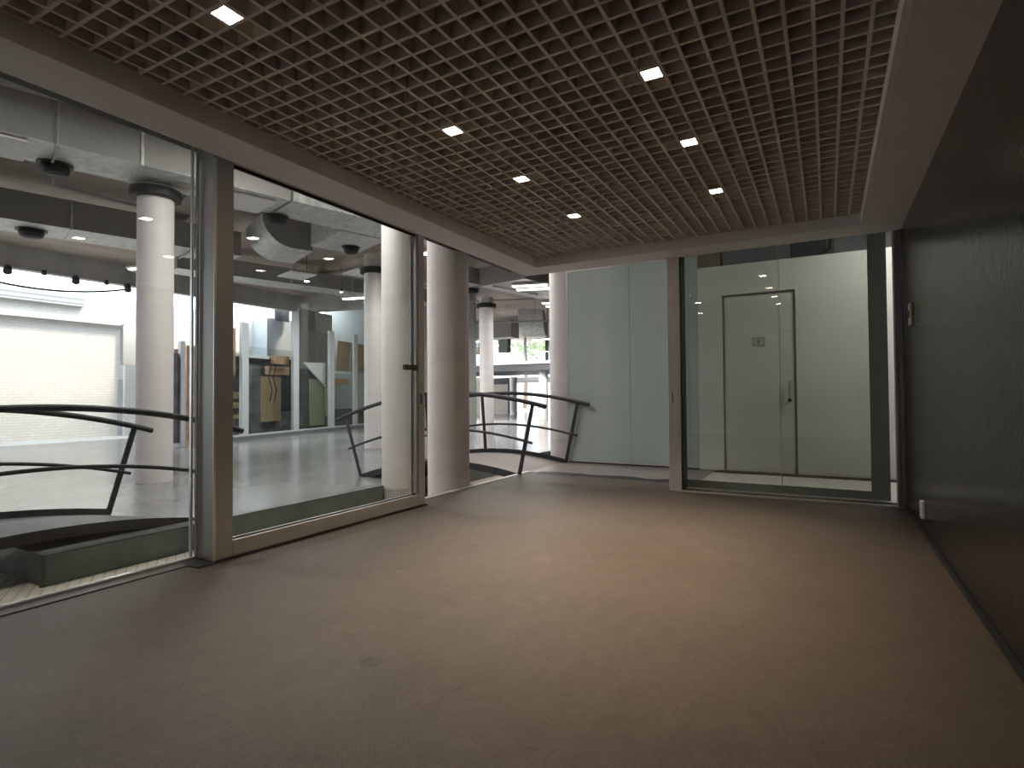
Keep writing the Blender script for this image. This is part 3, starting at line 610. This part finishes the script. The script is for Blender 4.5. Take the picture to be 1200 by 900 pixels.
pipe('dark bent pipe above the corridor door', [(-.1, 9.3, 3.05), (-.02, 9.3, 3.1), (.06, 9.3, 3.14), (.07, 9.3, 3.3), (.07, 9.3, 5.2)], .022, DARKC)
def speaker(label, x, y, z, r=.17):
    t = thing('ceiling_speaker', label, 'ceiling speaker', (x, y, z), 'round black fittings on the ducts')
    MB().lathe(x, y, [(r*.9, z+.10), (r*1.0, z+.06), (r*.96, z+.02), (r*.8, z-.02), (r*.5, z-.03)], 28).build('housing', DARKC, t, smooth=True)
    MB().lathe(x, y, [(r*1.22, z+.115), (r*1.22, z+.10)], 28).build('flange', STEEL, t, smooth=True)
    MB().lathe(x, y, [(r*.45, z-.034), (r*.42, z-.04)], 20).build('grille', STEEL, t)
speaker('round black fitting under the nearest duct, far left', -9.29, 3.68, 4.18)
speaker('round black fitting under the second duct, far left', -13.3, 4.9, 4.18, .2)
speaker('round black fitting beside the curved duct behind the sliding door', -8.55, 6.70, 4.17)
speaker('round grey fitting under the duct, left of the hidden column', -9.0, 8.95, 4.20, .16)
speaker('small round black fitting right of the gap column', -9.6, 14.7, 4.28, .18)
speaker('small round fitting under the box duct near the frosted glass', -7.6, 16.6, 4.17, .2)
t = MB().lathe(-8.55, 5.05, [(.16, 4.29), (.16, 4.2995)], 32).build('duct_hatch', mat('beige hatch', (.42, .38, .32), .6), smooth=True); tag(t, 'beige oval hatch on the underside of the nearest duct', 'hatch')

def panel(label, x, y, z, a=.62, b=.62, lit=False, u=U, v=V, rod=False):
    t = thing('flat_panel_light', label, 'light panel', (x, y, z), 'flat light panels under the hall ducts'); o = Vector((x, y, z))
    MB().obox(o, u, v, Z, -a/2, a/2, -b/2, b/2, 0, .028).build('frame', WHITEP, t, bevel=.003)
    MB().obox(o, u, v, Z, -a/2+.03, a/2-.03, -b/2+.03, b/2-.03, -.003, -.0005).build('diffuser', E_TUBE if lit else WHITEP, t)
    if rod:
        MB().tube([(x, y, z+.02), (x, y, ZCH)], .008, 6).build('hanger', PIPE, t)
    if lit:
        l = area('lamp', (x, y, z-.02), a*.8, b*.8, HALL_W, (1, .97, .93)); l.parent = t; l.matrix_parent_inverse = Matrix.Translation(-t.location)
panel('white square panel under the nearest duct, at the left picture edge', -9.15, 2.95, 4.26, .66, .8)
panel('white square panel under the duct behind the sliding door', -8.36, 5.95, 4.26, .68, .8)
panel('white panel under the second duct, at the left picture edge', -13.6, 3.95, 4.26, .6, .8)
panel('white panel edge beside the top of the hidden column', -7.35, 8.6, 4.26, .7, .6)
panel('white panel under the far duct, left of the cool spotlight', -12.2, 10.2, 4.26, .7, .9, rod=True)
panel('white panel under the far duct near the curved duct', -11.0, 11.3, 4.40, .7, .9, rod=True)

def tube_light(label, p, d, L=1.2, n=2, gap=.28, W=None, rod=ZCH):
    d = Vector(d).normalized(); s = Vector((-d.y, d.x, 0)); o = Vector(p); t = thing('tube_light', label, 'tube light', p, 'tube lights in the hall')
    MB().obox(o, d, s, Z, -L/2-.04, L/2+.04, -.10, gap*(n-1)+.10, .02, .07).build('fitting', WHITEP, t)
    for e in (-L*.35, L*.35): MB().tube([o+d*e+Z*.06, Vector(((o+d*e).x, (o+d*e).y, rod))], .006, 6).build('hanger', PIPE, t)
    for k in range(n): MB().obox(o, d, s, Z, -L/2, L/2, gap*k-.05, gap*k+.05, -.01, .019).build('tube', E_TUBE, t)
    l = area('lamp', (p[0], p[1], p[2]-.05), L, .3, HALL_W if W is None else W, (1, .97, .93)); l.parent = t; l.matrix_parent_inverse = Matrix.Translation(-t.location)
tube_light('bright double tube light under the box duct near the frosted glass', (-7.42, 14.35, 4.20), (.96, .27, 0), 1.0, 2, .55, W=90, rod=4.298)
tube_light('bright double tube light half hidden by the white column', (-7.85, 17.4, 4.18), (.96, .27, 0), 1.2, 2, .7, W=90)
tube_light('pendant tube light left of the hidden column', (-13.1, 13.4, 4.22), (.98, .19, 0), 1.2, 1, W=60, rod=4.448)
tube_light('lower pendant tube light beside the hidden column', (-13.0, 14.3, 4.18), (.98, .19, 0), 1.2, 1, W=60, rod=4.448)
tube_light('bright tube light above the gallery, left of the slender column', (-17.2, 22.6, 3.6), (1, 0, 0), 1.6, 1, rod=3.748)
tube_light('bright tube light above the gallery, right of the slender column', (-14.2, 22.6, 3.62), (1, 0, 0), 1.4, 1, rod=3.748)
tube_light('bright tube light above the gallery by the white column', (-11.6, 24.0, 3.70), (1, 0, 0), 1.4, 1)
tube_light('tube light beside the gap column at the glass door', (-7.9, 9.7, 4.15), (.98, .19, 0), .9, 1, W=40, rod=4.298)
tube_light('tube light over the middle of the hall, left of the door post', (-15.3, 8.0, 4.4), (.98, .19, 0), 1.0, 1)

for x, y, lab in ((-5.9, 1.8, 'unseen fill light added over the channel by the left bridge'), (-6.2, 5.0, 'unseen fill light added over the channel by the sliding door'), (-5.2, 8.6, 'unseen fill light added over the channel beyond the right bridge')):  # fill lights added out of view to brighten columns and near hall
    tube_light(lab, (x, y, 4.85), (.284, .959, 0), 1.2, 1, W=90)
tube_light('unseen fill light added over the right end of the corridor', (1.1, 7.3, 3.6), (0, 1, 0), .9, 1, W=30)  # fill light added out of view to brighten the corridor wall
def led(label, x, y, z, r=.07):
    t = thing('spotlight', label, 'spotlight', (x, y, z))
    MB().lathe(x, y, [(r*.6, z+.12), (r, z+.08), (r, z)], 20).build('housing', STEEL, t, smooth=True)
    MB().lathe(x, y, [(r*.9, z-.006), (r*.9, z-.001)], 20).build('lamp_face', E_LED, t)
    MB().tube([(x, y, z+.11), (x, y, ZCH)], .008, 6).build('stem', STEEL, t)
    l = area('lamp', (x, y, z-.03), .1, .1, 60, (.92, .96, 1)); l.parent = t; l.matrix_parent_inverse = Matrix.Translation(-t.location)
led('dazzling cool spotlight under the far hall ceiling', -12.7, 10.95, 4.30, .08)
led('small cool spotlight on a thin stem left of the pendant tubes', -12.76, 12.3, 4.22, .04)

# five beam spotlights and the loose cable
for (y, z, big, lab) in ((6.55, 4.52, 1, 'first dark spotlight under the edge beam from the left, large'), (7.36, 4.585, 0, 'second small dark spotlight under the edge beam'), (8.12, 4.52, 1, 'third dark spotlight under the edge beam, large'),
                         (8.93, 4.58, 0, 'fourth small dark spotlight under the edge beam'), (9.53, 4.50, 1, 'last dark spotlight under the edge beam, by the column')):
    t = thing('beam_spotlight', lab, 'spotlight', (-19.0, y, z), 'spotlights under the edge beam'); r = .10 if big else .06
    d = Vector((.55, -.25, -.6)).normalized(); c = Vector((-19.15, y, z+.02))
    MB().tube([c-d*r, c+d*r*1.1], r*.8, 16, r1=r).build('housing', STEEL, t, smooth=True)
    MB().box(-19.38, -19.1, y-.02, y+.02, z+.05, 4.66).build('bracket', STEEL, t)
pts = []
for i in range(25):
    k = i/24; y = 5.4+k*4.2; pts.append((-19.2, y, 4.05+.28*(2*k-1)**2*1.0 + .18*k))
tag(MB().tube(pts, .03, 6).build('loose_cable', STEEL, smooth=True), 'black cable sagging in front of the brick wall', 'cable')

# ------------------------------------------------------------------ glass partition with boards behind it
S0 = Vector((-15.074, 10.341, 0)); SD = Vector((-1.669, 6.856, 0)); SL = SD.length; SU = SD.normalized(); SV = Vector((-SU.y, SU.x, 0))  # SV points away from camera
def SP(k): return k*SL
t = thing('glass_partition', 'white framed glass partition across the left of the hall', 'glass partition', tuple(S0))
for k, zt, hw in ((-.255, 2.53, .07), (.062, 3.29, .14), (.400, 3.92, .15), (.699, 3.52, .16), (.936, 3.57, .13), (1.18, 3.5, .12)):
    MB().obox(S0, SU, SV, Z, SP(k)-hw, SP(k)+hw, -.05, .05, ZH, zt).build('mullion', MULL, t, bevel=.006)
ks = [-.32, -.255, .062, .407, .699, .936, 1.18]
for i in range(1, 6):
    MB().obox(S0, SU, SV, Z, SP(ks[i])+.15, SP(ks[i+1])-.15, -.006, .006, ZH+.16, (2.4, 2.6, 3.4, 2.6, 2.6)[i-1]).build('pane', GLASS, t)
MB().obox(S0, SU, SV, Z, SP(.0)-.9, SP(1.2), -.09, .06, ZH+.11, ZH+.16).build('sill', MULL, t)
MB().obox(S0, SU, SV, Z, SP(.0)-.9, SP(1.2), -.08, .06, ZH, ZH+.11).build('kerb', mat('kerb grey', (.15, .16, .17), .6), t)
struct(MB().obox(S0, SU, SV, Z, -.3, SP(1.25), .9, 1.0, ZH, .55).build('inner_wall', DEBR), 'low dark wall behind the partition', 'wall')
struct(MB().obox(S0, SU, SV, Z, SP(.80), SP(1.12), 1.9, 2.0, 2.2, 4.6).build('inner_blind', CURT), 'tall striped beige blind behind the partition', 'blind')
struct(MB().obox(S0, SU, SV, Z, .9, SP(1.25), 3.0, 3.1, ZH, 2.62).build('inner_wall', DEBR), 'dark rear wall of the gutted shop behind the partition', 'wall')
def board(name, label, cat, k0, k1, dep, z0, z1, m, th=.03, slant=0., group=None):
    k0 += .115*dep; k1 += .115*dep
    q = MB(); a, b = S0+SU*SP(k0)+SV*dep, S0+SU*SP(k1)+SV*dep
    q.prism([a+Z*z0, b+Z*z0, b+SU*slant+Z*z1, a+SU*slant+Z*z1], SV*th); o = q.build(name, m); return tag(o, label, cat, group)
board('timber_beam', 'pale timber beam at head height behind the left of the partition', 'beam', -.12, .24, .35, 2.30, 2.40, WHITEP, .12)
board('timber_beam', 'torn raw timber beam between the second and third mullions', 'beam', .27, .38, .30, 2.16, 2.44, WOODO, .14)
board('timber_beam', 'broken brown beam end beside the third mullion', 'beam', .25, .40, .60, 1.82, 2.10, WOODO, .14)
board('insulation_board', 'pinkish chipboard sheet standing left of the door post', 'board', -.23, -.145, .09, ZH, 2.45, WOODO, .06)
board('glass_screen', 'dark glass screen left of the pinkish chipboard', 'glass screen', -.31, -.262, .0, ZH+.1, 2.2, DEBR, .02)
board('post_sheet', 'orange chipboard strip beside the sliding door stile', 'board', -.01, .018, .1, 1.7, 3.1, WOODO, .05)
board('yellow_plank', 'upper yellow plank across the first bay of the partition', 'plank', -.02, .050, .28, 1.02, 1.22, YEL, .03, group='yellow planks')
board('yellow_plank', 'middle yellow plank across the first bay of the partition', 'plank', -.02, .050, .28, .74, .92, YEL, .03, group='yellow planks')
board('yellow_plank', 'lowest yellow plank across the first bay of the partition', 'plank', -.02, .050, .28, .42, .54, YEL, .03, group='yellow planks')
board('plywood_sheet', 'brown plywood sheet standing in the second bay', 'plywood', .20, .345, .7, .25, 1.75, PLY, .03)
board('green_panel', 'greenish yellow panel standing behind the third bay', 'panel', .56, .69, .5, ZH+.2, 1.72, GREENP, .04)
q = MB(); a = S0+SU*SP(.53)+SV*.34; b = S0+SU*SP(.72)+SV*.34
tag(q.prism([a+Z*2.3, b+Z*1.45, b+Z*2.34], SV*.05).build('stair_side', WHITEP), 'white triangular stair side behind the third bay', 'stair side')
board('plywood_sheet', 'tall leaning plywood sheet behind the fourth mullion', 'plywood', .80, .93, .5, 2.1, 3.30, PLY, .03, slant=.15)
board('plywood_sheet', 'tall plywood sheet right of the leaning one', 'plywood', .955, 1.14, .5, 2.1, 3.30, PLY, .03)
board('white_shelf', 'thin white shelf edge under the plywood sheets', 'shelf', .74, .93, .3, 1.98, 2.06, WHITEP, .1)
board('timber_beam', 'brown timber lintel under the white shelf', 'beam', .76, .92, .45, 1.55, 1.78, WOODO, .1)
board('plywood_sheet', 'yellowish plywood sheet low behind the fourth bay', 'plywood', .72, .80, .7, .3, 1.5, YEL, .03)
board('grey_cabinet', 'dark cabinet standing in the second bay beside the mullion', 'cabinet', .13, .19, .5, ZH+.1, 2.1, DEBR, .3)
board('window_frame', 'pale upright frame in the first bay of the partition', 'frame', -.055, -.035, .5, ZH, 2.3, MULL, .06)
for k, dp, zz, lab in ((.30, .45, 1.62, 'thin cable hanging in the second bay beside the torn beam'), (.33, .45, 1.5, 'thick cable looping down beside the third mullion'), (.05, .16, 1.9, 'cable drooping from the pale beam in the first bay')):
    p = S0+SU*SP(k)+SV*dp
    tag(MB().tube([p+Z*2.3, p+SU*.06+Z*(2.0), p-SU*.05+Z*1.7, p+SU*.12+Z*1.3, p+SU*.02+Z*.9], .016, 6).build('hanging_cable', DARKC, smooth=True), lab, 'cable')
struct(MB().obox(S0, SU, SV, Z, -2.6, -1.2, 1.0, 1.1, 1.9, 2.9).build('court_canopy', WHITEP), 'white canopy fascia outside beyond the chipboard', 'canopy')

# ------------------------------------------------------------------ far gallery
struct(MB().box(-34, -3.2, 26.0, 32, 2.36, 2.70).build('gallery_slab', mat('gallery grey', (.07, .07, .08), .6, noise=.1)), 'grey edge of the far gallery floor', 'gallery')
struct(MB().box(-34, -3.2, 25.9, 26.12, 2.70, 2.84).build('trim_20', WHITEP), 'white sill line of the far gallery', 'sill')
gw = thing('window_3', 'tall glazing of the far gallery', 'window', (-14, 26, 2.84)); gw['kind'] = 'structure'
MB().box(-34, -3.2, 26.0, 26.02, 2.84, 5.27).build('pane', GLASS, gw)
for x in (-23.0, -20.2, -17.75, -15.9, -13.75, -12.35, -10.6): MB().box(x-.045, x+.045, 25.97, 26.06, 2.84, 5.27).build('mullion', GREYW, gw)
struct(MB().box(-20.5+.1, -6, 35.2, 35.4, 1.95, 2.36).build('gallery_lintel', WHITEP), 'pale lintel over the bright opening under the gallery', 'lintel')
struct(MB().box(-40, -21.75, 34, 34.2, ZH, 2.36).build('wall_gallery', BROND), 'brown wall under the far gallery', 'wall')
d4 = thing('door_4', 'brown door under the far gallery with a dark edge', 'door', (-21, 34, ZH)); d4['kind'] = 'structure'
MB().box(-21.7, -19.35, 34, 34.08, ZH, 1.85).build('leaf', BROND, d4); MB().box(-19.35, -19.25, 33.98, 34.1, ZH, 1.85).build('frame', DARKC, d4)
MB().box(-20.6, -20.2, 33.98, 34.0, .95, 1.03).build('handle', DARKC, d4)
MB().box(-21.7, -19.25, 34, 34.1, 1.85, 2.3).build('head_panel', DARKC, d4)
tag(MB().box(-13.62, -13.38, 27.2, 27.26, .02, 1.05).build('orange_sign', ORANGE), 'orange upright panel beside the distant gallery column', 'panel')
tag(MB().box(-16.55, -15.95, 28, 28.4, 3.55, ZCH).build('hanging_cabinet', mat('brown grey box', (.26, .23, .20), .7)), 'brown grey box hanging behind the gallery glass', 'box')
tag(MB().box(-18.35, -17.9, 28, 28.2, 3.5, ZCH).build('hanging_board', mat('reddish board', (.36, .25, .21), .7)), 'reddish board behind the gallery glass by the slender column', 'board')
tag(MB().box(-13.55, -12.85, 28, 28.4, 2.70, 5.0).build('gallery_cupboard', mat('dark cupboard', (.17, .17, .17), .6)), 'dark cupboard standing behind the gallery glass', 'cupboard')
struct(MB().box(-34, 6, 26, 36, -.57+.0, ZH-.001).build('under_floor', HALLF), 'floor under the gallery', 'floor')
# outside beyond the gallery
struct(MB().box(-90, 30, 40, 95, -.7, -.25).build('outside_ground', GROUND), 'bright paved ground outside beyond the gallery', 'ground')
b_o = thing('white_building', 'white low building outside seen through the gallery glazing', 'building', (-28, 60, -.25))
MB().prism([(-60, 60, -.25), (-14, 60, -.25), (-14, 60, 6.2), (-24, 60, 7.3), (-60, 60, 6.8)], (0, 8, 0)).build('wall', OFFW, b_o)
MB().box(-60, -14, 59.6, 60, 5.6, 5.9).build('eaves', GREYW, b_o)
def tree(label, x, y, zc, r, seed):
    rnd = random.Random(seed); t = thing('tree', label, 'tree', (x, y, -.25)); 
    MB().tube([(x, y, -.25), (x+.2, y, zc*.5), (x, y, zc)], .25, 8, r1=.1).build('trunk', BARK, t, smooth=True)
    q = MB()
    for _ in range(900):
        d = Vector((rnd.gauss(0, 1), rnd.gauss(0, 1), rnd.gauss(0, .8))).normalized()*r*rnd.uniform(.5, 1); c = Vector((x, y, zc))+d
        a = Vector((rnd.gauss(0, 1), rnd.gauss(0, 1), rnd.gauss(0, 1))).normalized()*.28; b = a.cross(Vector((rnd.gauss(0, 1), rnd.gauss(0, 1), rnd.gauss(0, 1)))).normalized()*.2
        q.b.faces.new([q.b.verts.new(c+p) for p in (a, b, -a, -b)])
    o = q.build('foliage', LEAF, t); o['kind'] = 'stuff'
tree('light green tree outside above the gallery, left of the dark cupboard', -26.5, 50, 7.4, 3.2, 3)
tree('light green tree outside, seen beside the white column', -19.2, 52, 6.8, 3.0, 5)
